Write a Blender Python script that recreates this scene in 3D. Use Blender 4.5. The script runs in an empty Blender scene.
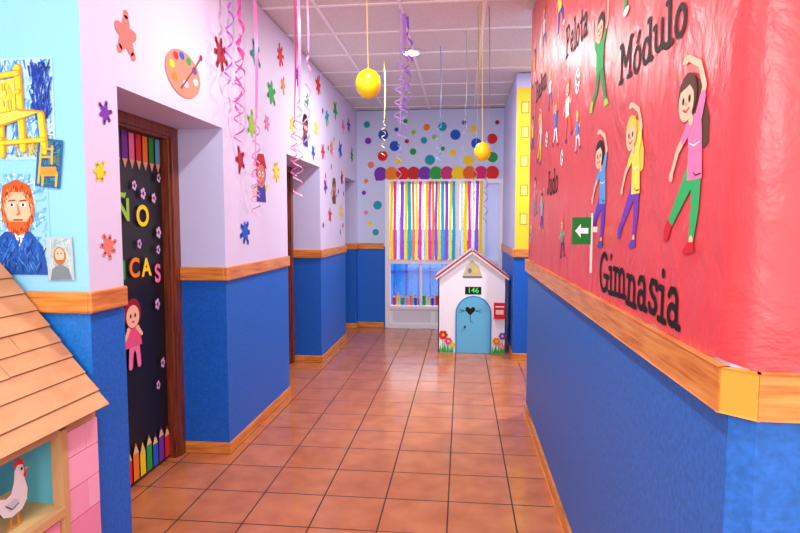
import bpy, bmesh, math, random
import mathutils
from mathutils import Vector, Matrix
random.seed(7)
scene=bpy.context.scene
try:
    scene.view_settings.view_transform='Standard'
    scene.view_settings.look='None'
except Exception: pass

# ------------------------------------------------------------ materials
def lin(c):
    return tuple(((x/255.)/12.92 if x/255.<=0.04045 else ((x/255.+0.055)/1.055)**2.4) for x in c)+(1,)
MATS={}
def newmat(name,col,rough=.6,spec=.5):
    m=bpy.data.materials.new(name);m.use_nodes=True
    b=m.node_tree.nodes['Principled BSDF']
    b.inputs['Base Color'].default_value=lin(col);b.inputs['Roughness'].default_value=rough
    b.inputs['Specular IOR Level'].default_value=spec
    return m
def C(r,g,b_,rough=.65):
    k=(r,g,b_,rough)
    if k not in MATS: MATS[k]=newmat("paint_%d_%d_%d"%(r,g,b_),(r,g,b_),rough,.25)
    return MATS[k]
def nodes(m): return m.node_tree.nodes,m.node_tree.links,m.node_tree.nodes['Principled BSDF']
def noise(m,scale,detail=4,vec=None,mscale=None,rough=.5,dist=0):
    N,L,B=nodes(m)
    g=N.new('ShaderNodeNewGeometry');src=g.outputs['Position']
    if mscale:
        mp=N.new('ShaderNodeMapping');mp.inputs['Scale'].default_value=mscale;L.new(src,mp.inputs[0]);src=mp.outputs[0]
    t=N.new('ShaderNodeTexNoise');t.inputs['Scale'].default_value=scale;t.inputs['Detail'].default_value=detail
    t.inputs['Roughness'].default_value=rough;t.inputs['Distortion'].default_value=dist
    L.new(src,t.inputs['Vector']);return t.outputs['Fac']
def bump(m,h,strength,dist=.01):
    N,L,B=nodes(m);b=N.new('ShaderNodeBump');b.inputs['Strength'].default_value=strength;b.inputs['Distance'].default_value=dist
    L.new(h,b.inputs['Height']);L.new(b.outputs[0],B.inputs['Normal'])
def ramp(m,fac,stops):
    N,L,B=nodes(m);r=N.new('ShaderNodeValToRGB');e=r.color_ramp.elements
    e[0].position=stops[0][0];e[0].color=lin(stops[0][1]);e[1].position=stops[-1][0];e[1].color=lin(stops[-1][1])
    for p,c in stops[1:-1]:
        x=e.new(p);x.color=lin(c)
    L.new(fac,r.inputs[0]);return r.outputs[0]
def wallmat(name,upper,lower=(24,104,204)):
    m=newmat(name,upper,.5,.35);N,L,B=nodes(m)
    n1=noise(m,60,5)
    low=ramp(m,n1,[(.3,tuple(int(c*.9) for c in lower)),(.7,tuple(min(255,int(c*1.08)) for c in lower))])
    g=N.new('ShaderNodeNewGeometry');s=N.new('ShaderNodeSeparateXYZ');L.new(g.outputs['Position'],s.inputs[0])
    gt=N.new('ShaderNodeMath');gt.operation='GREATER_THAN';gt.inputs[1].default_value=1.14;L.new(s.outputs['Z'],gt.inputs[0])
    mx=N.new('ShaderNodeMix');mx.data_type='RGBA';L.new(gt.outputs[0],mx.inputs[0])
    L.new(low,mx.inputs[6]);mx.inputs[7].default_value=lin(upper);L.new(mx.outputs[2],B.inputs['Base Color'])
    bump(m,noise(m,90,6),.22,.004)
    return m
M_lilac=wallmat('wall_lilac',(222,214,244))
M_cyan=wallmat('wall_cyan',(146,212,248),(28,118,210))
M_reveal=wallmat('wall_periwinkle',(204,208,248),(16,96,200))
M_right=wallmat('wall_right_paint',(220,214,244),(42,106,190))
M_back=wallmat('wall_back_paint',(206,220,250))
def wood(name,a,b_,c,sc=(2,2,34),rough=.35):
    m=newmat(name,a,rough,.5);f=noise(m,2.2,5,mscale=sc,rough=.6)
    L=m.node_tree.links;L.new(ramp(m,f,[(.3,a),(.5,b_),(.72,c)]),m.node_tree.nodes['Principled BSDF'].inputs['Base Color'])
    return m
M_pine=wood('pine_wood',(176,86,28),(218,134,58),(236,164,88))
M_mahog=wood('mahogany_door',(80,30,16),(122,54,28),(148,74,40),(30,30,2))
# floor
M_floor=newmat('terracotta_tiles',(186,120,88),.2,.5)
N,L,B=nodes(M_floor)
g=N.new('ShaderNodeNewGeometry');mp=N.new('ShaderNodeMapping');mp.inputs['Location'].default_value=(.06,.02,0);L.new(g.outputs['Position'],mp.inputs[0])
br=N.new('ShaderNodeTexBrick');br.offset=0;br.squash=1;L.new(mp.outputs[0],br.inputs['Vector'])
br.inputs['Scale'].default_value=1;br.inputs['Brick Width'].default_value=.33;br.inputs['Row Height'].default_value=.33
br.inputs['Mortar Size'].default_value=.0042;br.inputs['Mortar Smooth'].default_value=.1;br.inputs['Bias'].default_value=0
br.inputs['Color1'].default_value=lin((208,128,84));br.inputs['Color2'].default_value=lin((198,120,78));br.inputs['Mortar'].default_value=lin((74,44,34))
nf=noise(M_floor,7,4);rc=ramp(M_floor,nf,[(.3,(228,220,214)),(.7,(255,255,255))])
mx=N.new('ShaderNodeMix');mx.data_type='RGBA';mx.blend_type='MULTIPLY';mx.inputs[0].default_value=1
L.new(br.outputs['Color'],mx.inputs[6]);L.new(rc,mx.inputs[7]);L.new(mx.outputs[2],B.inputs['Base Color'])
mr=N.new('ShaderNodeMapRange');mr.inputs['To Min'].default_value=.17;mr.inputs['To Max'].default_value=.7;L.new(br.outputs['Fac'],mr.inputs[0]);L.new(mr.outputs[0],B.inputs['Roughness'])
bp=N.new('ShaderNodeBump');bp.invert=True;bp.inputs['Strength'].default_value=.5;bp.inputs['Distance'].default_value=.003;L.new(br.outputs['Fac'],bp.inputs['Height']);L.new(bp.outputs[0],B.inputs['Normal'])
# ceiling
M_ceil=newmat('ceiling_tile_mineral',(235,232,236),.9,.1)
f=noise(M_ceil,120,3);L=M_ceil.node_tree.links;L.new(ramp(M_ceil,f,[(.3,(196,194,196)),(.5,(232,231,230))]),M_ceil.node_tree.nodes['Principled BSDF'].inputs['Base Color'])
M_tbar=newmat('ceiling_tbar',(250,250,252),.4)
M_white=newmat('white_pvc',(244,244,250),.35)
M_paper=newmat('red_poster_paper',(224,70,74),.36,.5)
h=noise(M_paper,2.8,6,mscale=(1,1.6,1),rough=.55,dist=.6);bump(M_paper,h,.8,.035)
M_yellowp=newmat('yellow_paper',(252,212,40),.6)
M_black=newmat('black_paper',(16,15,20),.45)
M_glass=newmat('window_glass',(255,255,255),.02)
N,L,B=nodes(M_glass);tr=N.new('ShaderNodeBsdfTransparent');gl=N.new('ShaderNodeBsdfGlossy');gl.inputs['Roughness'].default_value=.02;ms=N.new('ShaderNodeMixShader');ms.inputs[0].default_value=.06
L.new(tr.outputs[0],ms.inputs[1]);L.new(gl.outputs[0],ms.inputs[2]);L.new(ms.outputs[0],N['Material Output'].inputs[0])
M_card=wood('cardboard_shingle',(204,142,96),(216,156,108),(224,166,118),(9,3,3),.7)
M_cutedge=newmat('cardboard_edge',(124,78,48),.8)

# ------------------------------------------------------------ mesh builder
class MB:
    def __init__(s,name): s.name=name;s.v=[];s.f=[];s.m=[];s.mats=[];s.smooth=[]
    def mi(s,m):
        if m not in s.mats: s.mats.append(m)
        return s.mats.index(m)
    def add(s,vs,fs,m,smooth=False):
        o=len(s.v);s.v+= [tuple(v) for v in vs];k=s.mi(m)
        for f in fs: s.f.append([o+i for i in f]);s.m.append(k);s.smooth.append(smooth)
    def box(s,x0,x1,y0,y1,z0,z1,m):
        s.add([(x0,y0,z0),(x1,y0,z0),(x1,y1,z0),(x0,y1,z0),(x0,y0,z1),(x1,y0,z1),(x1,y1,z1),(x0,y1,z1)],
              [(0,3,2,1),(4,5,6,7),(0,1,5,4),(1,2,6,5),(2,3,7,6),(3,0,4,7)],m)
    def prism(s,pts,d,m,axis='y',k=0):
        def w(p,t):
            return {'y':(p[0],t,p[1]),'z':(p[0],p[1],t),'x':(t,p[0],p[1])}[axis]
        n=len(pts)
        s.add([w(p,k) for p in pts]+[w(p,k+d) for p in pts],[list(range(n)),list(range(2*n-1,n-1,-1))]+[(i,(i+1)%n,n+(i+1)%n,n+i) for i in range(n)],m)
    def tube(s,pts,r,m,n=6,smooth=True):
        pts=[Vector(p) for p in pts];R=r if isinstance(r,(list,tuple)) else [r]*len(pts)
        vs=[];fs=[]
        for i,p in enumerate(pts):
            d=(pts[min(i+1,len(pts)-1)]-pts[max(i-1,0)]).normalized()
            a=d.cross(Vector((0,1,0.13)));a=a.normalized() if a.length>1e-4 else Vector((1,0,0));b=d.cross(a)
            for j in range(n):
                t=2*math.pi*j/n;vs.append(p+(a*math.cos(t)+b*math.sin(t))*R[i])
        for i in range(len(pts)-1):
            for j in range(n): fs.append((i*n+j,i*n+(j+1)%n,(i+1)*n+(j+1)%n,(i+1)*n+j))
        fs.append(list(range(n)));fs.append([len(vs)-1-j for j in range(n)])
        s.add(vs,fs,m,smooth)
    def ribbon(s,pts,w,m):
        vs=[];fs=[]
        for i,(p,a) in enumerate(pts):
            d=Vector((math.cos(a),math.sin(a),0))*w/2;p=Vector(p);vs+=[p-d,p+d]
            if i: fs.append((2*i-2,2*i-1,2*i+1,2*i))
        s.add(vs,fs,m,True)
    def ball(s,c,rx,ry,rz,m,nu=20,nv=12,shape=None):
        vs=[];fs=[]
        for i in range(nv+1):
            ph=math.pi*i/nv
            for j in range(nu):
                t=2*math.pi*j/nu;k=shape(ph) if shape else 1
                vs.append((c[0]+rx*k*math.sin(ph)*math.cos(t),c[1]+ry*k*math.sin(ph)*math.sin(t),c[2]+rz*math.cos(ph)))
        for i in range(nv):
            for j in range(nu): fs.append((i*nu+j,i*nu+(j+1)%nu,(i+1)*nu+(j+1)%nu,(i+1)*nu+j))
        s.add(vs,fs,m,True)
    def build(s,bevel=0):
        me=bpy.data.meshes.new(s.name);me.from_pydata(s.v,[],s.f)
        for m in s.mats: me.materials.append(m)
        me.polygons.foreach_set('material_index',s.m);me.polygons.foreach_set('use_smooth',s.smooth)
        me.update()
        o=bpy.data.objects.new(s.name,me);bpy.context.collection.objects.link(o)
        if bevel:
            b=o.modifiers.new('bevel','BEVEL');b.width=bevel;b.segments=2;b.limit_method='ANGLE'
        return o
# wall frames (wall coordinate, height, offset from wall) -> world
XL=-1.45;XR=.5;XD=-1.75;YB=8.0;YH=2.12;H=3.0
FL=lambda u,v,n:(XL+n,u,v)
FR=lambda u,v,n:(XR-n,u,v)
FB=lambda u,v,n:(u,YB-n,v)
FH=lambda u,v,n:(u,YH-n,v)
class Draw:
    """flat paper / painted artwork in local units, laid onto a wall plane"""
    def __init__(s,mb,fr,cu,cv,k=1,sgn=1,base=.002,rot=0,step=.0002,lean=1):
        s.mb,s.fr,s.cu,s.cv,s.k,s.sgn,s.n,s.step=mb,fr,cu,cv,k,sgn,base,step;s.c=math.cos(rot);s.s=math.sin(rot);s.lean=lean
    def P(s,x,y):
        x*=s.lean
        X=x*s.c-y*s.s;Y=x*s.s+y*s.c
        return s.fr(s.cu+s.sgn*s.k*X,s.cv+s.k*Y,s.n)
    def poly(s,pts,col,up=True):
        s.mb.add([s.P(*p) for p in pts],[list(range(len(pts)))],col)
        if up: s.n+=s.step
    def rect(s,x0,x1,y0,y1,col): s.poly([(x0,y0),(x1,y0),(x1,y1),(x0,y1)],col)
    def ell(s,x,y,rx,ry,col,n=18,up=True): s.poly([(x+rx*math.cos(2*math.pi*i/n),y+ry*math.sin(2*math.pi*i/n)) for i in range(n)],col,up)
    def stroke(s,pts,col,cap=True):
        for (x0,y0,w0),(x1,y1,w1) in zip(pts,pts[1:]):
            d=math.hypot(x1-x0,y1-y0) or 1;nx=-(y1-y0)/d/2;ny=(x1-x0)/d/2
            s.poly([(x0+nx*w0,y0+ny*w0),(x1+nx*w1,y1+ny*w1),(x1-nx*w1,y1-ny*w1),(x0-nx*w0,y0-ny*w0)],col,False)
            s.n+=s.step*.03
        if cap:
            for x,y,w in pts: s.ell(x,y,w/2,w/2,col,10,False);s.n+=s.step*.02
        s.n+=s.step
    def text(s,body,x,y,size,col,bold=.02,align='CENTER'):
        cu=bpy.data.curves.new('t','FONT');cu.body=body;cu.size=size;cu.offset=bold*size;cu.align_x=align;cu.align_y='CENTER'
        o=bpy.data.objects.new('t',cu);bpy.context.collection.objects.link(o);bpy.context.view_layer.update()
        me=o.to_mesh();vs=[s.P(x+v.co.x,y+v.co.y) for v in me.vertices];fs=[list(p.vertices) for p in me.polygons]
        s.mb.add(vs,fs,col);o.to_mesh_clear();bpy.data.objects.remove(o);bpy.data.curves.remove(cu);s.n+=s.step

SKIN=C(250,200,166);INK=C(20,16,20);WHT=C(248,248,250);RED=C(226,44,44);YEL=C(254,220,34);GRN=C(44,170,66);BLU=C(34,96,206)
PNK=C(248,126,176);ORG=C(248,136,34);PUR=C(124,54,176);TEA=C(34,166,176);SAL=C(244,126,116);BRN=C(120,66,34);DRED=C(178,28,54);LGR=C(156,206,66);CYN=C(96,196,236)

# ------------------------------------------------------------ shell
b=MB('floor');b.box(-4.2,4.2,-3.2,8.2,-.1,0,M_floor);b.build()
b=MB('ceiling');b.box(-4.2,4.2,-3.2,8.2,H+.01,H+.1,M_ceil)
x=-4.05
while x<4.2: b.box(x-.012,x+.012,-3.2,8.0,H,H+.012,M_tbar);x+=.6
y=-3.0
while y<8: b.box(-4.2,4.2,y-.012,y+.012,H+.001,H+.012,M_tbar);y+=.6
b.build()
SOF=2.03
for y0,y1 in((YH+.001,2.35),(3.44,4.73),(5.87,7.15),(7.88,7.999)):
    b=MB('wall_left');b.box(-2.0,XL,y0,y1,0,H,M_lilac)
    if y0>3: b.box(XD,XL,y0-.0015,y0,0,SOF,M_reveal)
    b.build()
for y0,y1 in((2.35,3.44),(4.73,5.87),(7.15,7.88)):
    b=MB('wall_left_lintel');b.box(-2.0,XL,y0,y1,SOF,H,M_lilac);b.build()
    b=MB('wall_left_backing');b.box(-2.0,-1.87,y0,y1,0,SOF,M_reveal);b.build()
b=MB('wall_hall');b.box(-4.2,XL-.0005,YH,YH+.2,0,H,M_cyan);b.build()
b=MB('wall_right')
ch=.034
b.prism([(XR,1.126),(XR,4.45),(.72,4.45),(.72,1.3),(4.2,1.3),(4.2,1.126-ch),(XR+ch,1.126-ch)],H,M_right,'z',0)
b.build()
b=MB('wall_pillar');b.box(.55,2.4,6.2,8.0,0,H,M_reveal);b.build()
b=MB('wall_side_passage');b.box(2.3,2.5,1.3,6.2,0,H,M_lilac);b.build()
b=MB('wall_hall_left');b.box(-4.3,-4.2,-3.2,2.32,0,H,M_cyan);b.build()
b=MB('wall_hall_right');b.box(4.2,4.3,-3.2,1.3,0,H,M_lilac);b.build()
b=MB('wall_back')
b.box(-2.0,-1.06,YB,YB+.2,0,H,M_back);b.box(.55,2.5,YB,YB+.2,0,H,M_back);b.box(-1.06,.55,YB,YB+.2,2.06,H,M_back)
b.build()
# trims
def rail(name,segs,z0,z1,t):
    b=MB(name)
    for (x0,x1,y0,y1) in segs: b.box(x0,x1,y0,y1,z0,z1,M_pine)
    b.build(.006)
Lseg=lambda t:[(XL,XL+t,YH-t,2.35),(XL-.0,XL+t,3.44-t,4.73),(XL,XL+t,5.87-t,7.15),(XL,XL+t,7.88-t,8.0),
      (XD+.01,XL,3.44-t,3.44),(XD+.01,XL,5.87-t,5.87),(XD+.01,XL,7.88-t,7.88)]
rail('trim_left_rail',Lseg(.02),1.10,1.185,.02)
rail('baseboard_left',Lseg(.012),0,.075,.012)
rail('trim_hall_rail',[(-4.2,XL+.001,YH-.02,YH)],1.10,1.185,.02)
rail('baseboard_hall',[(-4.2,XL+.001,YH-.012,YH)],0,.075,.02)
def rrail(name,z0,z1,t):
    b=MB(name);c2=ch
    b.prism([(XR,1.126),(XR,4.45),(.62,4.45),(.62,4.45+t),(XR-t,4.45+t),(XR-t,1.126-.4*t)],z1-z0,M_pine,'z',z0)
    b.prism([(XR,1.126),(XR-t,1.126-.4*t),(XR+ch-.4*t,1.126-ch-t),(XR+ch,1.126-ch)],z1-z0,C(236,156,60,.4),'z',z0)
    b.prism([(XR+ch,1.126-ch),(XR+ch-.4*t,1.126-ch-t),(4.2,1.126-ch-t),(4.2,1.126-ch)],z1-z0,M_pine,'z',z0)
    b.build(.003)
rrail('trim_right_rail',1.10,1.185,.022);rrail('baseboard_right',0,.075,.012)
rail('trim_pillar_rail',[(.53,.55,6.18,8.0),(.55,2.3,6.18,6.2)],1.10,1.185,.02)
rail('baseboard_pillar',[(.538,.55,6.188,8.0),(.55,2.3,6.188,6.2)],0,.075,.02)
rail('trim_back_rail',[(XL+.02,-1.08,7.98,8.0)],1.10,1.185,.02)
rail('baseboard_back',[(XL+.012,-1.08,7.988,8.0)],0,.075,.02)

# ------------------------------------------------------------ doors
def door(name,y0,y1,art=False):
    b=MB(name)
    b.box(-1.86,XD,y0+.001,y0+.09,0,SOF-.001,M_mahog);b.box(-1.86,XD,y1-.10,y1-.003,0,SOF-.001,M_mahog);b.box(-1.86,XD,y0+.09,y1-.10,SOF-.075,SOF-.001,M_mahog)
    b.box(XD,XD+.014,y0+.001,y0+.07,0,SOF-.001,M_mahog);b.box(XD,XD+.014,y1-.075,y1-.003,0,SOF-.001,M_mahog);b.box(XD,XD+.014,y0+.07,y1-.075,SOF-.06,SOF-.001,M_mahog)
    b.box(-1.85,-1.80,y0+.09,y1-.10,.005,SOF-.075,M_mahog)
    b.tube([(-1.80,y0+.15,1.02),(-1.745,y0+.15,1.02),(-1.74,y0+.26,1.02)],.009,newmat('brass_handle',(200,170,90),.25))
    b.build(.003)
door('door_1',2.35,3.44);door('door_2',4.73,5.87);door('door_3',7.15,7.88)
def pencil(d,x,y0,y1,w,col):
    d.rect(x-w/2,x+w/2,y0,y1-w*1.1,col);n=d.n
    d.poly([(x-w/2,y1-w*1.1),(x+w/2,y1-w*1.1),(x,y1)],C(240,200,150))
    d.poly([(x-w*.18,y1-w*.4),(x+w*.18,y1-w*.4),(x,y1)],col)
FD=lambda u,v,n:(-1.80+n,u,v)
b=MB('black_door_poster')
d=Draw(b,FD,0,0,1,1,.003)
d.rect(2.45,3.335,.012,1.95,M_black)
cols=[PNK,RED,ORG,YEL,GRN,CYN,BLU,PUR,PNK,RED,ORG,GRN,CYN]
for i,c in enumerate(cols):
    d.rect(2.465+i*.067,2.515+i*.067,1.80,1.945,c);d.poly([(2.465+i*.067,1.80),(2.515+i*.067,1.80),(2.49+i*.067,1.75)],C(240,200,150))
for i,c in enumerate([ORG,PUR,YEL,CYN,RED,YEL,RED,ORG,YEL,GRN,BLU,PUR,RED][:13]):
    pencil(d,2.49+i*.067,.03,.22+.02*(i%2),.054,c)
for t,u,v,s,c in [('Ñ',2.91,1.52,.165,LGR),('O',3.1,1.49,.16,YEL),('I',2.90,1.2,.14,GRN),('C',3.0,1.205,.145,ORG),('A',3.12,1.2,.14,YEL),('S',3.24,1.155,.145,PNK),('P',2.6,1.52,.15,CYN),('E',2.76,1.52,.15,PNK),('Q',2.55,1.2,.14,RED),('U',2.7,1.2,.14,PUR)]:
    d.text(t,u,v,s,c,.03)
for u,v in [(3.22,1.60),(3.02,1.66),(3.26,1.4),(3.05,1.34),(3.22,.98),(3.26,.62),(3.2,.5),(3.1,1.62),(2.6,.8),(2.7,1.0),(3.27,1.72),(3.24,1.30)]:
    q=random.uniform(.7,1.1)
    for a in range(5):
        d.ell(u+.018*q*math.cos(a*1.257),v+.024*q*math.sin(a*1.257),.012*q,.014*q,C(220,180,225),10,False)
    d.n+=.0004;d.ell(u,v,.010,.012,C(90,60,110),10)
d2=Draw(b,FD,2.97,.66,.42,1,.014)
d2.stroke([(.0,.35,.16),(-.06,.2,.1),(-.08,.03,.09)],PNK);d2.stroke([(.05,.35,.16),(.1,.2,.1),(.12,.03,.09)],PNK)
d2.poly([(-.14,.55),(.14,.55),(.2,.28),(-.2,.28)],C(240,90,140));d2.stroke([(-.1,.52,.07),(-.2,.38,.05)],SKIN);d2.stroke([(.1,.52,.07),(.2,.42,.05)],SKIN)
d2.ell(0,.72,.19,.2,C(150,30,50));d2.ell(0,.68,.15,.15,SKIN);d2.ell(-.05,.69,.02,.03,INK);d2.ell(.05,.69,.02,.03,INK);d2.ell(0,.61,.03,.015,RED)
b.build()

# ------------------------------------------------------------ red poster paper on the right wall
b=MB('red_poster_paper_sheet')
yy=4.42;pts=[]
while yy>1.15: pts.append((XR-.003,yy,(-1,0)));yy-=.06
pts+=[(XR-.003,1.125,(-.9,-.4)),(XR+ch,1.126-ch-.003,(-.3,-1))]
xx=.6
while xx<1.7: pts.append((xx,1.126-ch-.003,(0,-1)));xx+=.06
nz=30;vs=[];fs=[]
for i,(px,py,nn) in enumerate(pts):
    zb=1.188+random.uniform(-.014,.006)
    for j in range(nz+1):
        z=zb+(2.985-zb)*j/nz
        k=.0012*(mathutils.noise.noise(Vector((px*4,py*4,z*4)))+1)
        vs.append((px+nn[0]*k,py+nn[1]*k,z))
for i in range(len(pts)-1):
    for j in range(nz): a=i*(nz+1)+j;fs.append((a,a+nz+1,a+nz+2,a+1))
b.add(vs,fs,M_paper,True);b.build()

def kid(b,fr,cu,cv,Hh,hair,shirt,pants,shoes,pose=0,sgn=-1,long=True,base=.0062,wx=1.25):
    d=Draw(b,fr,cu,cv,Hh,sgn,base,step=.00012,lean=wx)
    if pose==0: # sideways stretch, one arm overhead
        if long: d.poly([(-.02,.84),(.06,.88),(.15,.84),(.2,.74),(.25,.64),(.25,.52),(.2,.5),(.15,.55),(.08,.6),(.02,.7)],hair)
        d.stroke([(.12,.66,.052),(.19,.80,.045),(.13,.92,.038),(.0,.985,.032)],SKIN);d.ell(-.03,.985,.04,.022,SKIN);d.stroke([(-.03,.99,.012),(-.075,.975,.01)],SKIN)
        d.stroke([(.13,.40,.12),(.13,.22,.09),(.10,.07,.062)],pants);d.stroke([(.08,.40,.13),(-.05,.27,.09),(-.17,.15,.062)],pants)
        d.stroke([(.10,.06,.045),(.10,.035,.04)],SKIN)
        d.poly([(.06,.045),(.13,.05),(.14,.0),(.02,-.02),(-.0,.0)],shoes);d.poly([(-.21,.17),(-.15,.13),(-.2,.05),(-.26,.04),(-.26,.1)],shoes)
        d.poly([(.0,.655),(.1,.69),(.17,.67),(.185,.56),(.20,.36),(.03,.36),(.035,.54)],shirt)
        d.stroke([(.03,.62,.05),(-.10,.53,.042),(-.17,.42,.034)],SKIN);d.ell(-.18,.40,.026,.03,SKIN)
        d.stroke([(.14,.66,.08),(.18,.75,.065)],shirt);d.stroke([(.03,.63,.07),(-.03,.58,.058)],shirt)
        d.stroke([(.04,.55,.006),(.1,.53,.008),(.17,.54,.006)],WHT,False);d.stroke([(.10,.40,.006),(.13,.38,.006),(.19,.385,.006)],INK,False)
        d.stroke([(.06,.66,.05),(.03,.72,.045)],SKIN)
        hx,hy=.005,.775
    elif pose==1: # both arms up, jumping
        d.stroke([(.1,.6,.05),(.2,.72,.045),(.2,.9,.038)],SKIN);d.ell(.2,.93,.035,.04,SKIN)
        d.stroke([(-.1,.6,.05),(-.22,.7,.045),(-.26,.86,.038)],SKIN);d.ell(-.26,.89,.035,.04,SKIN)
        d.stroke([(.05,.36,.11),(.13,.2,.085),(.2,.06,.06)],pants);d.stroke([(-.05,.36,.11),(-.10,.2,.085),(-.22,.12,.06)],pants)
        d.poly([(.16,.06),(.24,.06),(.3,.0),(.16,.0)],shoes);d.poly([(-.18,.13),(-.24,.15),(-.32,.06),(-.22,.04)],shoes)
        d.poly([(-.12,.62),(.12,.62),(.11,.36),(-.11,.36)],shirt)
        d.stroke([(.1,.59,.08),(.15,.65,.065)],shirt);d.stroke([(-.1,.59,.08),(-.16,.65,.065)],shirt)
        hx,hy=.0,.74
    else: # running / kicking
        d.stroke([(.08,.6,.05),(.2,.52,.045),(.26,.62,.038)],SKIN);d.stroke([(-.08,.6,.05),(-.2,.5,.045),(-.28,.44,.038)],SKIN)
        d.stroke([(.05,.38,.11),(.18,.28,.08),(.24,.1,.055)],pants);d.stroke([(-.05,.38,.11),(-.06,.2,.08),(-.1,.04,.055)],pants)
        d.ell(.28,.08,.06,.035,shoes);d.ell(-.07,.02,.06,.03,shoes)
        d.poly([(-.12,.63),(.12,.63),(.11,.36),(-.11,.36)],shirt)
        hx,hy=.0,.76
    d.ell(hx,hy+.02,.115,.115,hair);d.ell(hx-.012,hy-.01,.092,.1,SKIN)
    d.poly([(hx-.10,hy+.05),(hx-.05,hy+.12),(hx+.08,hy+.12),(hx+.105,hy+.0),(hx+.03,hy+.07)],hair)
    for s in(-.045,.03): d.ell(hx+s,hy,.014,.02,INK)
    d.stroke([(hx-.045,hy-.045,.01),(hx-.01,hy-.06,.012),(hx+.03,hy-.045,.01)],RED)
    d.ell(hx-.01,hy-.02,.01,.01,SAL)
b=MB('sports_children_cutouts')
HB=C(92,52,34);HY=C(246,206,70);HO=C(226,120,40);HK=C(24,20,24)
kid(b,FR,1.365,1.39,.43,HB,PNK,C(46,180,100),C(210,30,50),wx=1.1)
kid(b,FR,1.79,1.385,.42,HY,C(248,232,90),C(116,60,180),C(90,70,190),wx=1.15)
kid(b,FR,2.19,1.37,.42,HK,C(90,165,226),C(90,60,190),C(60,90,200),0,-1,False,wx=1.3)
kid(b,FR,2.22,1.86,.40,HK,C(40,180,90),C(36,150,80),C(150,220,80),1,-1,False)
kid(b,FR,2.87,1.84,.33,HO,C(248,240,236),C(240,100,70),C(60,60,180),2)
kid(b,FR,2.62,1.76,.2,HY,C(60,140,220),C(250,250,250),C(60,60,180),2)
kid(b,FR,3.22,1.86,.28,HO,C(60,120,200),C(250,250,250),C(160,40,40),1,-1)
kid(b,FR,3.45,2.1,.26,HY,C(250,250,250),C(40,90,190),C(160,40,40),2,-1)
kid(b,FR,3.86,1.83,.36,HY,C(248,240,236),C(240,220,60),C(60,80,190),0)
kid(b,FR,4.05,1.50,.3,HK,C(230,120,180),C(60,170,170),C(60,90,200),2)
kid(b,FR,3.70,1.40,.28,HB,C(120,200,220),C(60,90,180),C(240,210,60),1)
kid(b,FR,4.25,1.95,.3,HB,C(250,220,90),C(60,90,180),C(240,210,60),1)
kid(b,FR,3.75,2.5,.32,HO,C(240,240,250),C(30,120,180),C(240,210,60),2)
kid(b,FR,4.2,2.4,.3,HK,C(250,160,60),C(250,250,250),C(40,40,60),1)
kid(b,FR,4.25,1.22,.25,HY,C(60,150,220),C(240,120,60),C(40,40,60),0)
kid(b,FR,2.95,1.28,.22,HO,C(60,180,140),C(40,60,140),C(40,40,60),2)
kid(b,FR,1.85,2.09,.42,HB,C(248,240,236),C(50,170,80),C(240,240,245),2)
kid(b,FR,3.15,2.42,.36,HK,C(250,220,90),C(30,60,160),C(240,240,245),2)
for (Y,z,r) in ((2.64,2.07,.055),(3.0,1.78,.04),(3.55,1.95,.045)):
    d=Draw(b,FR,Y,z,r/.06,-1,.0064);d.ell(0,0,.06,.06,WHT)
    for a in range(5): d.ell(.038*math.cos(a*1.257),.038*math.sin(a*1.257),.013,.013,INK,8,False)
    d.n+=.0004;d.ell(0,0,.016,.016,INK)
b.build()
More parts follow.
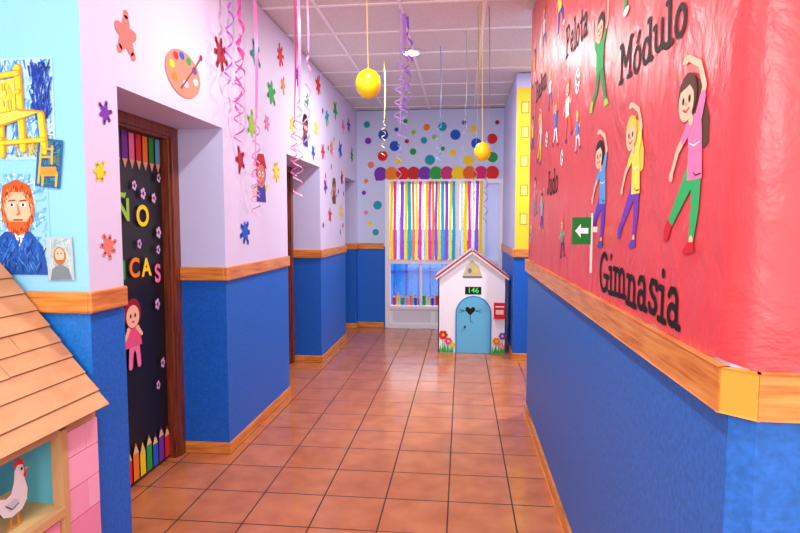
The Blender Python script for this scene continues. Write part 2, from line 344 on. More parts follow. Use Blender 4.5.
# hand-cut slab letters
def arc(cx,cy,rx,ry,a0,a1,n=10): return [(cx+rx*math.cos(math.radians(a0+(a1-a0)*i/n)),cy+ry*math.sin(math.radians(a0+(a1-a0)*i/n))) for i in range(n+1)]
sf=lambda x,y,w=.13:[(x-w,y),(x+w,y)]
GL={'G':(.86,[arc(.42,.5,.34,.44,50,330,14),[(.45,.42),(.82,.42)],[(.70,.42),(.70,.12)]]),
'i':(.36,[[(.18,.04),(.18,.6)],sf(.18,.04,.16),[(.04,.6),(.18,.6)],[(.18,.84),(.18,.9)]]),
'm':(.96,[[(.16,.04),(.16,.6)],arc(.32,.42,.16,.18,180,0,6)+[(.48,.04)],arc(.64,.42,.16,.18,180,0,6)+[(.80,.04)],sf(.16,.04),sf(.48,.04,.1),sf(.80,.04),[(.04,.6),(.16,.6)]]),
'n':(.66,[[(.16,.04),(.16,.6)],arc(.33,.42,.17,.18,180,0,6)+[(.50,.04)],sf(.16,.04),sf(.50,.04),[(.04,.6),(.16,.6)]]),
'a':(.62,[arc(.27,.2,.17,.16,0,360,12),[(.12,.52),(.2,.62),(.36,.62),(.44,.5),(.44,.04),(.56,.04)]]),
's':(.52,[[(.42,.5),(.38,.6),(.16,.6),(.1,.46),(.2,.36),(.34,.3),(.42,.18),(.34,.05),(.14,.05),(.08,.16)]]),
'M':(.98,[[(.16,.04),(.16,.92),(.47,.35),(.78,.92),(.78,.04)],sf(.16,.04),sf(.78,.04),[(.03,.92),(.16,.92)],[(.78,.92),(.91,.92)]]),
'ó':(.6,[arc(.3,.32,.2,.28,0,360,14),[(.28,.74),(.42,.9)]]),'o':(.6,[arc(.3,.32,.2,.28,0,360,14)]),
'd':(.64,[arc(.27,.3,.19,.26,0,360,14),[(.34,.92),(.47,.92),(.47,.04),(.6,.04)]]),
'u':(.64,[[(.04,.6),(.15,.6)]+arc(.31,.22,.16,.18,180,360,6)+[(.47,.6)],[(.47,.6),(.47,.04),(.6,.04)]]),
'l':(.36,[[(.04,.92),(.18,.92),(.18,.04)],sf(.18,.04,.16)]),
'P':(.76,[[(.18,.04),(.18,.92)],[(.04,.92),(.4,.92)]+arc(.4,.7,.24,.22,90,-90,8)+[(.18,.48)],sf(.18,.04,.16)]),
'e':(.58,[[(.12,.34),(.48,.34)]+arc(.3,.32,.19,.28,5,320,14)]),
't':(.44,[[(.2,.85),(.2,.14),(.3,.05),(.4,.1)],[(.04,.6),(.38,.6)]]),
'J':(.6,[[(.3,.92),(.56,.92)],[(.43,.92),(.43,.2),(.3,.05),(.14,.08),(.1,.25)]]),
'B':(.76,[[(.18,.04),(.18,.92)],[(.04,.92),(.4,.92)]+arc(.4,.71,.2,.21,90,-90,8)+[(.18,.5)],[(.2,.5),(.42,.5)]+arc(.42,.27,.24,.23,90,-90,8)+[(.04,.04)]])}
b=MB('sports_poster_lettering')
def slab(t,Y0,Y1,z0,z1,h0,h1,w=.15):
    tot=sum(GL[c][0] for c in t);x=0
    for c in t:
        f0=(x)/tot;Y=Y0+(Y1-Y0)*f0;hh=h0+(h1-h0)*f0;zz=z0+(z1-z0)*f0
        kx=(Y0-Y1)/tot/hh
        d=Draw(b,FR,Y,zz+random.uniform(-.006,.006),hh,-1,.0062,random.uniform(-.05,.05),step=.0001,lean=kx)
        for st in GL[c][1]: d.stroke([(px,py,w) for px,py in st],INK,True)
        x+=GL[c][0]
slab('Gimnasia',2.15,1.36,1.215,1.21,.145,.14,.125)
slab('Módulo',1.95,1.385,1.89,1.875,.125,.115,.125)
slab('Pelota',2.95,2.45,2.24,2.21,.15,.15,.125)
slab('Judo',3.5,3.1,1.62,1.62,.14,.14,.125)
slab('Balon',4.1,3.6,2.27,2.27,.14,.14,.125)
b.build()
b=MB('green_arrow_sign')
b.box(.405,.475,2.20,2.206,1.375,1.475,C(30,120,50));b.box(.472,.477,2.195,2.21,1.27,1.49,C(236,230,220));b.box(.477,.4945,2.2,2.206,1.42,1.44,C(236,230,220))
b.prism([(.415,1.425),(.435,1.45),(.435,1.435),(.462,1.435),(.462,1.415),(.435,1.415),(.435,1.40)],-.002,WHT,'y',2.199)
b.build()

# ------------------------------------------------------------ left wall stickers
def splat(b,fr,u,v,r,col,sgn=1,n=None,base=.003):
    n=n or random.choice([5,6,7]);d=Draw(b,fr,u,v,r,sgn,base,random.uniform(0,6.28));pts=[]
    amp=[random.uniform(.6,1.25) for _ in range(n)];N_=n*8
    for i in range(N_):
        t=2*math.pi*i/N_;k=int(i/8);ph=(i%8)/8*2*math.pi
        rr=.58+.42*amp[k]*max(0,(1-math.cos(ph))/2)**.7
        pts.append((rr*math.cos(t),rr*math.sin(t)))
    vs=[d.P(0,0)]+[d.P(*p) for p in pts];b.add(vs,[(0,i+1,(i+1)%N_+1) for i in range(N_)],col)
    for k in range(n):
        if random.random()<.85:
            t=2*math.pi*(k*8+4)/N_;q=.58+.45*amp[k];d.ell(q*math.cos(t),q*math.sin(t),.23,.23,col,10,False)
b=MB('paint_splat_stickers')
SP=[(2.43,2.26,.085,SAL),(3.43,2.47,.085,DRED),(4.03,2.63,.09,TEA),(4.36,2.44,.09,GRN),(2.26,1.90,.04,PUR),(2.21,1.66,.04,YEL),(2.25,1.36,.045,SAL),
(3.94,2.13,.085,LGR),(3.71,1.87,.075,DRED),(3.77,1.40,.08,BLU),(4.60,2.79,.07,RED),(4.66,2.57,.06,ORG),(4.45,1.86,.07,YEL),(5.73,2.40,.07,YEL),(5.83,2.84,.09,RED),
(6.61,2.75,.09,GRN),(7.06,2.65,.08,PNK),(6.87,2.33,.09,BLU),(6.2,2.6,.08,TEA),(6.0,2.2,.07,RED),(5.1,2.75,.08,PUR),(5.4,2.6,.06,GRN),(6.4,2.3,.07,ORG),(7.4,2.7,.08,PUR),(7.6,2.35,.08,GRN),
(6.3,1.55,.07,RED),(6.9,1.6,.08,YEL),(6.95,2.0,.08,DRED),(6.1,1.85,.07,PUR),(4.25,2.2,.05,PNK),(4.9,2.3,.06,YEL),(5.6,2.15,.06,BLU)]
for u,v,r,c in SP: splat(b,FL,u,v,r,c)
b.build()
b=MB('painter_palette_cutout')
d=Draw(b,FL,2.95,2.235,.165,1,.003)
d.poly([(1.15*math.cos(t)*(1-.12*math.sin(t)),.72*math.sin(t)+.05*math.cos(2*t)) for t in [i*math.pi/18 for i in range(36)]],C(200,144,118))
for x,y,c in [(-.75,.1,YEL),(-.5,.4,RED),(-.1,.5,BLU),(.35,.45,GRN),(.75,.25,PUR),(.8,-.1,WHT),(-.6,-.25,ORG)]: d.ell(x,y,.17,.12,c)
d.ell(.1,-.32,.2,.12,C(216,206,240))
d.stroke([(-.2,-.5,.07),(.5,.1,.05),(1.2,.75,.07)],C(140,60,30));d.ell(1.25,.8,.1,.1,DRED)
b.build()
def facecut(name,u,v,k,hat,face,body,extra):
    b=MB(name);d=Draw(b,FL,u,v,k,1,.003)
    d.poly([(-.5,-.95),(.5,-.95),(.4,-.3),(-.4,-.3)],body);d.ell(0,.1,.5,.5,hat);d.ell(0,0,.4,.45,face)
    d.poly([(-.6,.25),(-.3,.75),(.3,.8),(.62,.28),(0,.4)],hat)
    for s in(-.16,.16): d.ell(s,.05,.09,.1,WHT);d.ell(s,.04,.045,.06,INK)
    d.stroke([(-.2,-.22,.05),(0,-.3,.07),(.2,-.22,.05)],RED);d.ell(0,-.08,.06,.07,SAL)
    d.stroke([(-.5,-.5,.12),(-.75,-.7,.1)],extra);d.stroke([(.5,-.5,.12),(.75,-.3,.1)],extra);b.build()
facecut('pirate_sticker',4.1,1.80,.2,DRED,C(200,130,110),C(70,60,160),YEL)
facecut('clown_sticker',5.32,2.33,.17,INK,C(120,70,50),C(40,60,120),RED)
facecut('lion_sticker',6.52,1.84,.17,BRN,C(160,100,60),C(120,60,40),BRN)

# ------------------------------------------------------------ Van Gogh style pictures on the hall wall
def paper(d,x0,x1,y0,y1,bg,scr,n=60,seed=1,w=.012,vertical=.5,region=None):
    rnd=random.Random(seed);d.rect(x0,x1,y0,y1,bg)
    X0,X1,Z0,Z1=region or (x0,x1,y0,y1)
    for i in range(n):
        x=rnd.uniform(X0+.015,X1-.015);y=rnd.uniform(Z0+.01,Z1-.02);a=rnd.uniform(-.5,.5)+ (math.pi/2 if rnd.random()<vertical else .3)
        l=rnd.uniform(.02,.06);xx=min(max(x+l*math.cos(a),X0+.01),X1-.01);yy=min(max(y+l*math.sin(a),Z0+.01),Z1-.01)
        d.stroke([(x,y,w*.6),(xx,yy,w)],rnd.choice(scr),False);d.n-=d.step*.97
    d.n+=.0004
b=MB('van_gogh_chair_drawing')
d=Draw(b,FH,0,0,1,1,.002,step=.0001)
paper(d,-1.96,-1.565,1.70,2.09,C(176,216,242),[C(120,184,236),C(200,228,250),C(90,160,226),C(60,120,214)],420,3,.007,.8)
rnd=random.Random(33)
def hatch(x0,x1,z0,z1,cols,n,w=.006,l=.05):
    for i in range(n):
        x=rnd.uniform(x0,x1);z=rnd.uniform(z0,z1-l*.5);d.stroke([(x,z,w*.7),(x+rnd.uniform(-.012,.012),min(z+rnd.uniform(.4,1)*l,z1),w)],rnd.choice(cols),False);d.n-=d.step*.97
    d.n+=.0002
hatch(-1.95,-1.575,1.71,1.79,[C(214,196,80),C(190,150,70),C(150,170,110)],120)
hatch(-1.66,-1.575,1.85,2.07,[C(30,60,160),C(50,90,200),C(30,50,130)],130)
hatch(-1.95,-1.88,1.8,2.07,[C(40,90,190),C(110,160,230)],80)
yel=C(250,210,50);yo=C(206,146,34)
for a in [[(-1.87,2.03,.024),(-1.88,1.74,.024)],[(-1.71,2.05,.024),(-1.70,1.74,.022)],[(-1.87,1.94,.016),(-1.71,1.96,.016)],[(-1.87,2.01,.018),(-1.71,2.03,.018)],[(-1.79,1.84,.022),(-1.79,1.72,.022)],[(-1.62,1.87,.022),(-1.61,1.73,.022)],[(-1.79,1.765,.014),(-1.61,1.775,.014)],[(-1.88,1.80,.012),(-1.79,1.78,.012)]]:
    d.stroke([(q[0]+.005,q[1],q[2]*1.35) for q in a],yo);d.stroke(a,yel)
d.poly([(-1.885,1.86),(-1.72,1.895),(-1.605,1.885),(-1.785,1.825)],yo);d.poly([(-1.87,1.862),(-1.72,1.888),(-1.625,1.88),(-1.785,1.835)],C(252,222,90))
d.poly([(-1.86,1.87),(-1.72,1.89),(-1.72,2.01),(-1.86,1.99)],C(250,214,70));hatch(-1.855,-1.725,1.88,2.0,[yo,C(240,190,50),C(255,236,130)],60,.005,.04)
b.build()
b=MB('sunflower_chair_postcard')
d=Draw(b,FH,-1.592,1.685,1,1,.008,-.12,step=.0001)
paper(d,-.052,.052,-.093,.093,C(40,100,150),[C(30,70,140),C(60,140,160),C(90,120,90)],120,5,.006)
d.poly([(-.04,-.02),(.03,-.01),(.042,-.045),(-.03,-.055)],C(214,150,50))
for a in [[(-.035,.06,.009),(-.038,-.08,.009)],[(.01,.065,.009),(.012,0,.009)],[(.036,-.04,.009),(.036,-.085,.009)],[(-.035,.05,.008),(.01,.055,.008)],[(-.035,.02,.008),(.01,.025,.008)],[(-.02,-.05,.009),(-.02,-.088,.009)]]: d.stroke(a,C(226,180,60))
b.build()
b=MB('van_gogh_portrait_drawing')
d=Draw(b,FH,0,0,1,1,.002,step=.0001)
paper(d,-1.96,-1.605,1.245,1.655,C(150,208,240),[C(120,190,236),C(200,232,250),C(90,170,226)],300,8,.008)
cx=-1.735
d.poly([(cx-.15,1.25),(cx+.12,1.25),(cx+.10,1.36),(cx+.05,1.42),(cx-.06,1.42),(cx-.13,1.36)],C(34,84,170))
d.poly([(cx-.03,1.44),(cx+.04,1.44),(cx+.0,1.36)],WHT)
d.ell(cx,1.51,.072,.092,C(226,130,76));d.ell(cx+.002,1.515,.058,.075,C(240,188,150))
d.poly([(cx-.062,1.50),(cx-.04,1.46),(cx+.04,1.46),(cx+.062,1.50),(cx+.045,1.425),(cx,1.405),(cx-.045,1.425)],C(216,96,40))
d.poly([(cx-.07,1.54),(cx-.06,1.6),(cx,1.625),(cx+.055,1.6),(cx+.07,1.54),(cx+.03,1.575),(cx-.03,1.575)],C(206,90,36))
for s in(-.024,.024): d.ell(cx+s,1.525,.012,.008,WHT,10);d.ell(cx+s,1.525,.006,.007,C(30,60,90),8);d.stroke([(cx+s-.014,1.54,.005),(cx+s+.014,1.543,.006)],C(150,60,20))
d.stroke([(cx,1.525,.006),(cx+.006,1.49,.01),(cx-.004,1.487,.008)],C(200,120,80));d.stroke([(cx-.018,1.466,.006),(cx+.018,1.466,.006)],C(160,40,30))
rnd=random.Random(4)
for i in range(150):
    x=cx+rnd.uniform(-.12,.1);y=rnd.uniform(1.255,1.37);d.stroke([(x,y,.003),(x+rnd.uniform(-.02,.02),y+.03,.005)],rnd.choice([C(24,50,130),C(70,130,210),C(40,100,190)]),False);d.n-=d.step*.97
for i in range(110):
    a=rnd.uniform(0,6.28);r=rnd.uniform(.8,1.1);x=cx+.064*r*math.cos(a);y=1.51+.092*r*math.sin(a)
    d.stroke([(x,y,.002),(x+rnd.uniform(-.006,.006),y-.014,.003)],rnd.choice([C(190,70,30),C(240,150,70),C(150,50,20)]),False);d.n-=d.step*.97
b.build()
b=MB('pencil_portrait_postcard')
d=Draw(b,FH,-1.563,1.315,1,1,.008,.03,step=.0001)
paper(d,-.055,.055,-.085,.085,C(180,198,200),[C(150,178,186),C(200,212,208)],90,9,.005)
d.poly([(-.045,-.083),(.045,-.083),(.035,-.04),(0,-.02),(-.035,-.04)],C(120,136,146));d.ell(0,.01,.026,.036,C(176,120,70));d.ell(0,.015,.019,.026,C(226,190,160));d.ell(-.007,.02,.003,.003,INK,8);d.ell(.007,.02,.003,.003,INK,8);d.stroke([(-.01,-.008,.005),(.01,-.008,.005)],C(170,90,50))
b.build()

# ------------------------------------------------------------ far wall window / door unit
b=MB('window_1')
Y0,Y1=7.985,8.10
W=M_white
b.box(-1.06,-.995,Y0,Y1,0,2.06,W);b.box(.50,.549,Y0,Y1,0,2.06,W);b.box(-.995,.50,Y0,Y1,2.0,2.06,W)
b.box(-.10,-.03,Y0,Y1,.30,2.0,W);b.box(.24,.32,Y0,Y1,0,2.0,W);b.box(-.995,.24,Y0,Y1,.90,.965,W)
b.box(-.995,.24,Y0-.03,Y1,0,.06,W);b.box(-.995,.24,Y0+.02,Y1-.02,.06,.27,W);b.box(-.995,.24,Y0-.01,Y1,.27,.31,W)
b.box(-.95,-.42,Y0+.008,Y0+.02,.09,.24,C(226,226,236));b.box(-.36,.2,Y0+.008,Y0+.02,.09,.24,C(226,226,236))
b.box(-.58,-.55,Y0+.03,Y1-.03,.31,.90,W)
b.box(.32,.50,Y0+.03,Y1-.03,0,.9,W);b.box(.32,.50,Y0+.0,Y1,.9,.965,W)
b.box(-.995,-.10,Y0+.06,Y0+.066,.31,2.0,M_glass);b.box(-.03,.24,Y0+.06,Y0+.066,.31,2.0,M_glass)
def trans(name,col,f=.6):
    m=newmat(name,col,.7,.1);N,L,B=nodes(m)
    t=N.new('ShaderNodeBsdfTranslucent');t.inputs[0].default_value=lin(col);mx=N.new('ShaderNodeMixShader');mx.inputs[0].default_value=f
    L.new(B.outputs[0],mx.inputs[1]);L.new(t.outputs[0],mx.inputs[2]);L.new(mx.outputs[0],N['Material Output'].inputs[0]);return m
b.box(.32,.50,Y0+.05,Y0+.052,.965,2.0,trans('frosted_pane',(226,230,250),.4))
b.build(.004)
T=[trans('crepe_%d'%i,c,.5) for i,c in enumerate([(255,226,40),(246,70,160),(252,252,252),(160,90,216),(255,226,40),(60,180,214),(250,140,50),(255,236,90),(246,70,160),(252,252,252)])]
b=MB('crepe_paper_streamer_curtain')
rnd=random.Random(12);x=-.985;i=0
while x<.235:
    if -.125<x<-.03: x=-.02;continue
    w=rnd.uniform(.036,.052);m=T[i%10] if rnd.random()<.75 else rnd.choice(T);ph=rnd.uniform(0,6);tw=rnd.uniform(.1,.4)
    pts=[((x+w/2+.004*math.sin(z*5+ph),7.955+.01*math.sin(z*3+ph),z),tw*math.sin(z*4+ph)) for z in [2.03-k*1.07/24 for k in range(25)]]
    b.ribbon(pts,w,m);x+=w+rnd.uniform(.001,.010);i+=1
b.build()
b=MB('pencil_row_sticker')
d=Draw(b,lambda u,v,n:(u,8.043-n,v),0,0,1,1,.001)
for i,c in enumerate([RED,YEL,GRN,PNK,ORG,BLU,RED,GRN,YEL,PUR,RED,ORG,GRN,BLU]): pencil(d,-.94+i*.06,.315,.47+.03*(i%3==1),.045,c)
b.build()
b=MB('paper_circle_garland')
d=Draw(b,FB,0,0,1,1,.012)
for i,c in enumerate([PUR,ORG,RED,C(200,50,40),PUR,GRN,C(200,60,120),YEL,C(236,110,30),C(220,40,110),RED]): d.ell(-1.12+i*.152,2.14,.09,.094,c,22)
b.build()
b=MB('polka_dot_stickers')
rnd=random.Random(21);d=Draw(b,FB,0,0,1,1,.004,step=.00002);done=[]
DC=[RED,YEL,GRN,BLU,PNK,ORG,PUR,TEA,SAL,LGR,DRED]
for t in range(900):
    if rnd.random()<.7: u,v=rnd.uniform(-1.36,.47),rnd.uniform(2.3,2.86)
    else: u,v=rnd.uniform(-1.36,-1.14),rnd.uniform(1.3,2.3)
    r=rnd.choice([.03,.045,.06,.07])
    if all(math.hypot(u-a,v-b_)>r+q+.07 for a,b_,q in done) and len(done)<34:
        done.append((u,v,r));d.ell(u,v,r,r,rnd.choice(DC),18)
d=Draw(b,FL,0,0,1,1,.004,step=.00002)
for t in range(16): d.ell(rnd.uniform(5.95,7.1),rnd.uniform(1.3,2.9),.03,.03,rnd.choice(DC))
b.build()
b=MB('yellow_pillar_poster')
d=Draw(b,lambda u,v,n:(u,6.2-n,v),0,0,1,1,.006)
d.rect(.555,.95,1.19,2.85,M_yellowp)
for v in (1.5,1.8,2.1,2.4,2.65): d.rect(.60,.68,v-.06,v+.06,C(190,140,50));d.rect(.61,.67,v-.05,v+.05,C(250,230,120))
b.build()
b=MB('exterior_yard_wall');b.box(-4,4,10.6,10.8,-.5,1.35,C(70,160,240))
for i in range(26): b.box(-3+i*.22,-2.97+i*.22,10.5,10.55,-.4,1.15,C(26,90,200))
b.box(-4,4,10.5,10.55,.55,.6,C(26,90,200));b.box(-4,4,10.5,10.55,1.1,1.15,C(26,90,200))
b.build()
b=MB('exterior_ground');b.box(-4,4,8.2,10.6,-.2,-.1,C(200,195,190));b.build()

# ------------------------------------------------------------ cardboard playhouse
b=MB('white_cardboard_playhouse')
x0,x1,cx=-.26,.495,.1175;yf=6.5;yb=7.0
PW=C(246,246,252,.5)
def arch(x0,x1,z0,zt,n=10):
    r=(x1-x0)/2;return [(x0,z0)]+[((x0+x1)/2-r*math.cos(math.pi*i/n),zt-r+r*math.sin(math.pi*i/n)) for i in range(n+1)]+[(x1,z0)]
b.prism([(x0,0),(x0,.87),(cx,1.15),(x1,.87),(x1,0)],.012,PW,'y',yf)
b.prism([(x0,0),(x0,.87),(cx,1.15),(x1,.87),(x1,0)],.012,PW,'y',yb)
b.box(x0,x0+.012,yf,yb,0,.87,PW);b.box(x1-.012,x1,yf,yb,0,.87,PW)
DB=C(104,190,228)
b.prism(arch(-.065,.335,0.002,.65),-.012,C(60,140,200),'y',yf);b.prism(arch(-.05,.32,0.004,.635),-.006,DB,'y',yf-.012)
def slabr(xa,za,xb,zb,t,ya,yb_,m):
    n=Vector((-(zb-za),0,xb-xa)).normalized()*t
    if n.z<0:n=-n
    b.prism([(xa,za),(xb,zb),(xb+n.x,zb+n.z),(xa+n.x,za+n.z)],yb_-ya,m,'y',ya)
GR=C(226,226,232)
slabr(x0-.02,.856,cx,1.15,.018,yf-.04,yb+.04,GR);slabr(x1+.02,.856,cx,1.15,.018,yf-.04,yb+.04,GR)
slabr(x0-.022,.853,cx,1.152,.018,yf-.055,yf-.04,C(186,50,50));slabr(x1+.022,.853,cx,1.152,.018,yf-.055,yf-.04,C(186,50,50))
slabr(x0-.02,.832,cx,1.13,.018,yf-.05,yf-.04,WHT);slabr(x1+.02,.832,cx,1.13,.018,yf-.05,yf-.04,WHT)
d=Draw(b,lambda u,v,n:(u,yf-.001-n,v),0,0,1,1,.002)
d.poly([(.01,.86),(.23,.86),(.19,.98),(.12,1.05),(.05,.98)],C(200,196,150));d.ell(.09,.93,.022,.03,C(120,130,140));d.ell(.15,.93,.022,.03,C(240,200,60));d.stroke([(.02,.86,.02),(.22,.86,.02)],C(120,120,130))
d.rect(.04,.22,.665,.75,C(12,40,20));d.text('146',.13,.708,.085,C(90,255,120),.01)
d=Draw(b,lambda u,v,n:(u,yf-.019-n,v),0,0,1,1,.001)
d.poly([(.10,.43),(.155,.485),(.15,.52),(.125,.525),(.10,.505),(.075,.525),(.05,.52),(.045,.485)],INK)
for s in(-1,1):
    for k in(-.25,0,.25): d.stroke([(.10+s*.06,.48,.004),(.10+s*.13,.48+k*.1,.003)],INK,False)
d.stroke([(.10,.43,.006),(.10,.37,.005),(.13,.35,.005)],INK,False)
b.ball((.04,yf-.03,.30),.012,.012,.012,INK,10,6)
b.box(.36,.485,yf-.05,yf,.40,.575,C(214,30,40));b.box(.375,.47,yf-.053,yf-.05,.53,.542,WHT);b.box(.38,.465,yf-.053,yf-.05,.45,.5,C(240,200,200))
d=Draw(b,lambda u,v,n:(u,yf-.001-n,v),0,0,1,1,.002)
def flower(x,z,hh,c,r=.028):
    d.stroke([(x,0.005,.008),(x+.008,z-.0,.006)],GRN)
    for a in range(6): d.ell(x+.008+r*math.cos(a*1.047),z+r*math.sin(a*1.047),r*.62,r*.62,c,10,False)
    d.n+=.0004;d.ell(x+.008,z,r*.5,r*.5,YEL,10)
def grass(xa,xb):
    x=xa
    while x<xb: d.poly([(x-.012,0.003),(x+.012,0.003),(x+random.uniform(-.02,.02),random.uniform(.06,.14))],random.choice([GRN,C(70,190,70)]));x+=.018
grass(-.24,-.08);flower(-.21,.2,0,RED,.034);flower(-.15,.13,0,C(240,80,150));flower(-.1,.09,0,YEL,.02)
grass(.35,.48);flower(.385,.14,0,ORG);flower(.45,.2,0,C(120,60,190),.026);flower(.435,.09,0,PNK,.022)
b.build()

# ------------------------------------------------------------ chicken coop (front-left)
PKB=[C(246,160,190),C(240,144,178),C(250,174,200)]
b=MB('chicken_coop_playhouse')
ya,yb=.75,2.08;xw=-1.42
CB=C(214,160,110)
b.box(xw-.03,xw,ya,1.15,0,.74,CB);b.box(xw-.03,xw,1.87,yb,0,.74,CB);b.box(xw-.03,xw,1.15,1.87,0,.43,CB);b.box(xw-.03,xw,1.15,1.87,.70,.74,CB)
def bricks(y0,y1,z0,z1,bw=.155,bh=.095):
    r=0;z=z0
    while z<z1-.01:
        y=y0-(bw/2 if r%2 else 0)
        while y<y1:
            a=max(y,y0)+.002;c=min(y+bw,y1)-.002
            if c-a>.015: b.box(xw,xw+.008,a,c,z+.002,min(z+bh,z1)-.002,random.choice(PKB))
            y+=bw
        z+=bh;r+=1
bricks(1.90,yb,.0,.70,.22,.12);bricks(1.17,1.85,0,.40,.22,.1);bricks(ya,1.13,0,.70,.22,.12)
b.box(xw-.01,xw+.016,1.865,1.895,0,.72,C(206,160,110));b.box(xw-.01,xw+.016,1.135,1.165,0,.72,C(206,160,110));b.box(xw-.01,xw+.02,1.15,1.87,.41,.44,C(206,160,110))
b.box(-1.75,xw-.03,1.10,1.12,.40,.74,C(110,190,210));b.box(-1.75,xw-.03,1.90,1.92,.40,.74,C(110,196,214));b.box(-1.62,-1.60,1.12,1.90,.40,.74,C(100,190,214));b.box(-1.62,xw,1.12,1.90,.42,.435,C(220,190,130))
b.box(-1.599,-1.597,1.12,1.90,.435,.50,C(232,206,140))
zr=1.30;xr=-1.80
for yy in(ya,yb-.012): b.prism([(xw-.03,0),(xw-.03,.79),(xr,zr-.03),(-2.2,.79),(-2.2,0)],.012,CB,'y',yy)
b.box(-2.2,-2.188,ya,yb,0,.79,CB)
e=Vector((-1.372,0,.748));r_=Vector((xr,0,zr));dr=(r_-e);Ls=dr.length;dr.normalize();nr=Vector((dr.z,0,-dr.x))
b.prism([(e.x,e.z),(r_.x,r_.z),(r_.x-nr.x*.02,r_.z-nr.z*.02),(e.x-nr.x*.02,e.z-nr.z*.02)],yb-ya,M_cutedge,'y',ya)
e2=Vector((-2.24,0,.735));b.prism([(r_.x,r_.z),(e2.x,e2.z),(e2.x,e2.z-.03),(r_.x,r_.z-.03)],yb-ya,M_card,'y',ya)
rows=9;rh=Ls/rows
for i in range(rows):
    y=ya-.01
    while y<yb:
        w=random.uniform(.4,.8);y2=min(y+w,yb+.004)
        if yb-y2<.16:y2=yb+.004
        s0=i*rh-.008+random.uniform(-.006,.006);s1=(i+1)*rh+.012
        a=e+dr*s0+nr*(.008+random.uniform(0,.003));c=e+dr*s1+nr*.002
        q=.003
        b.prism([(a.x,a.z),(c.x,c.z),(c.x+nr.x*q,c.z+nr.z*q),(a.x+nr.x*q,a.z+nr.z*q)],y2-y-.003,M_card,'y',y+.002)
        b.prism([(a.x-dr.x*.002,a.z-dr.z*.002),(a.x,a.z),(a.x+nr.x*q,a.z+nr.z*q),(a.x-dr.x*.002+nr.x*q,a.z-dr.z*.002+nr.z*q)],y2-y-.003,M_cutedge,'y',y+.002)
        y=y2
b.build()
b=MB('hen_cutout')
d=Draw(b,lambda u,v,n:(xw-.06+n,u,v),1.72,.44,.18,1,0,step=.0008)
d.stroke([(-.05,.28,.05),(-.06,.03,.04)],ORG);d.stroke([(.12,.28,.05),(.12,.03,.04)],ORG)
for x in(-.06,.12): d.stroke([(x-.09,.02,.03),(x+.07,.02,.03)],ORG)
hp=[(-.38,.5),(-.30,.68),(-.18,.62),(-.05,.66),(.03,.85),(.06,1.05),(.15,1.16),(.26,1.12),(.29,.98),(.3,.8),(.36,.6),(.33,.4),(.2,.26),(-.05,.22),(-.25,.3)]
d.poly([(x*1.06-.0,y*1.03-.015) for x,y in hp],INK);d.poly(hp,WHT)
d.poly([(-.2,.5),(.0,.55),(.15,.48),(.05,.36),(-.1,.34)],C(224,224,234));d.stroke([(-.2,.5,.02),(-.05,.37,.02),(.12,.42,.02)],INK,False)
d.poly([(.04,1.1),(.03,1.24),(.1,1.2),(.14,1.3),(.2,1.2),(.28,1.24),(.25,1.1),(.14,1.14)],RED)
d.poly([(.28,1.04),(.40,1.0),(.28,.96)],ORG);d.ell(.28,.9,.035,.06,RED);d.ell(.2,1.04,.028,.032,INK)
b.build()

# ------------------------------------------------------------ hanging things
def balloon(name,c,r,col):
    b=MB(name);m=newmat(name+'_latex',col,.25,.5)
    b.ball(c,r,r,r*1.12,m,28,18,lambda ph:1-.10*max(0,(ph/math.pi-.5))**1)
    b.ball((c[0],c[1],c[2]+r*1.14),r*.1,r*.1,r*.1,m,10,6)
    b.tube([(c[0],c[1],c[2]+r*1.1),(c[0]-.006,c[1],(c[2]+H)/2),(c[0]-.008,c[1],H)],.0018,YEL,5);b.build()
balloon('yellow_balloon',(-.58,3.6,2.31),.08,(255,226,30))
balloon('yellow_balloon',(.13,3.9,1.925),.055,(255,226,30))
def curl(name,x,y,zt,zb,col,r0=.02,turns=8,wid=.012,straight=.5):
    b=MB(name);m=newmat(name+'_foil',col,.35,.5);n=140;pts=[]
    for i in range(n+1):
        t=i/n;z=zt+(zb-zt)*t;k=max(0,(t-straight)/(1-straight+1e-6))
        a=turns*2*math.pi*k;r=r0*min(1,k*4) if k>0 else 0
        pts.append(((x+r*math.cos(a)+.01*math.sin(t*5),y+r*math.sin(a),z+ .0),a+t*2))
    b.ribbon(pts,wid,m);b.build()
pk='pink_curling_ribbon';pu='purple_curling_ribbon';gn='green_curling_ribbon';bl='blue_curling_ribbon'
for a in [(-1.40,3.6,1.95,(236,110,190),.03,6,.02,.35),(-1.33,3.7,1.62,(240,150,206),.025,5,.018,.6),(-1.36,3.5,2.1,(226,80,170),.02,4,.02,.2),(-1.3,3.6,1.5,(236,130,196),.03,5,.014,.75),(-1.38,3.4,2.3,(190,100,210),.02,4,.02,.3),
 (-1.02,3.6,1.62,(240,160,204),.03,7,.018,.55),(-1.06,3.65,1.75,(236,100,180),.02,5,.014,.7),(-.99,3.7,1.9,(226,170,214),.02,5,.014,.4)]: curl(pk,a[0],a[1],H,a[2],a[3],a[4],a[5],a[6],a[7])
for a in [(-.44,4.4,2.08,(186,146,240),.035,7,.024,.25),(-.42,4.45,2.3,(160,106,230),.03,5,.022,.1),(-.49,4.6,1.75,(190,170,236),.02,4,.010,.7),(-.46,4.3,2.2,(200,170,246),.03,6,.018,.3)]: curl(pu,a[0],a[1],H,a[2],a[3],a[4],a[5],a[6],a[7])
curl(gn,.10,4.3,H,1.6,(180,180,100),.015,4,.007,.7)
curl(gn,.18,4.3,H,1.45,(150,110,150),.015,4,.007,.75)
curl(gn,.02,4.8,H,1.9,(180,180,190),.015,4,.007,.6)
curl(bl,-.2,5.2,H,2.0,(130,170,230),.02,5,.009,.6)
curl(bl,-.75,5.6,H,2.1,(250,220,120),.02,5,.009,.6)

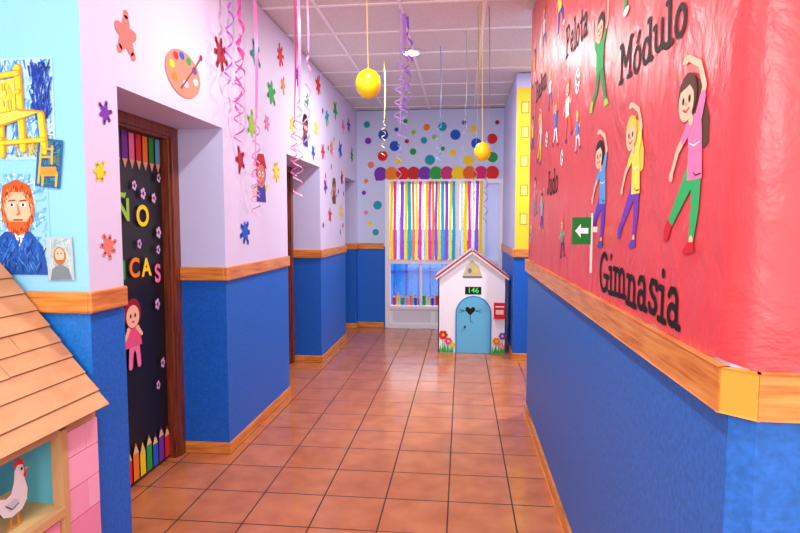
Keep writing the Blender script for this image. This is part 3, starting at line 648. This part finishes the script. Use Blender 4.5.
# ------------------------------------------------------------ lights
Em=bpy.data.materials.new('downlight_glow');Em.use_nodes=True;Em.node_tree.nodes['Principled BSDF'].inputs['Emission Color'].default_value=(1,.97,.92,1);Em.node_tree.nodes['Principled BSDF'].inputs['Emission Strength'].default_value=8
def downlight(x,y,E):
    b=MB('seen_and_added_downlight');n=24
    b.prism([(x+.09*math.cos(2*math.pi*i/n),y+.09*math.sin(2*math.pi*i/n)) for i in range(n)],.014,M_tbar,'z',H-.012)
    b.prism([(x+.068*math.cos(2*math.pi*i/n),y+.068*math.sin(2*math.pi*i/n)) for i in range(n)],.004,Em,'z',H-.015)
    b.build()
    l=bpy.data.lights.new('seen_and_added_lamp','AREA');l.shape='DISK';l.size=.14;l.energy=E;l.color=(1,.98,.96)
    o=bpy.data.objects.new('seen_and_added_lamp',l);bpy.context.collection.objects.link(o);o.location=(x,y,H-.02)
for x,y,E in [(-.47,5.35,40),(1.4,5.3,50),(-.47,2.9,26),(-.47,.9,22),(-2.4,.4,30),(1.6,0,26)]: downlight(x,y,E)  # first is the visible fixture; the rest are unseen, added for fill light
l=bpy.data.lights.new('camera_flash','POINT');l.energy=95;l.shadow_soft_size=.3
o=bpy.data.objects.new('camera_flash',l);bpy.context.collection.objects.link(o);o.location=(-.15,-1.2,2.1)
w=bpy.data.worlds.new('world');scene.world=w;w.use_nodes=True;bg=w.node_tree.nodes['Background'];bg.inputs[0].default_value=(.97,.98,1,1);bg.inputs[1].default_value=2.6

# ------------------------------------------------------------ camera
f=580.
p=math.atan(42.5/f);yw=math.atan(62/f*math.cos(p))
F=Vector((-math.sin(yw)*math.cos(p),math.cos(yw)*math.cos(p),-math.sin(p)));R=Vector((math.cos(yw),math.sin(yw),0));U=R.cross(F)
cd=bpy.data.cameras.new('camera');co=bpy.data.objects.new('camera',cd);bpy.context.collection.objects.link(co);scene.camera=co
M=Matrix((R,U,-F)).transposed().to_4x4();M.translation=(0,0,1.45);co.matrix_world=M
cd.sensor_width=36;cd.lens=f/800*36;cd.clip_start=.02
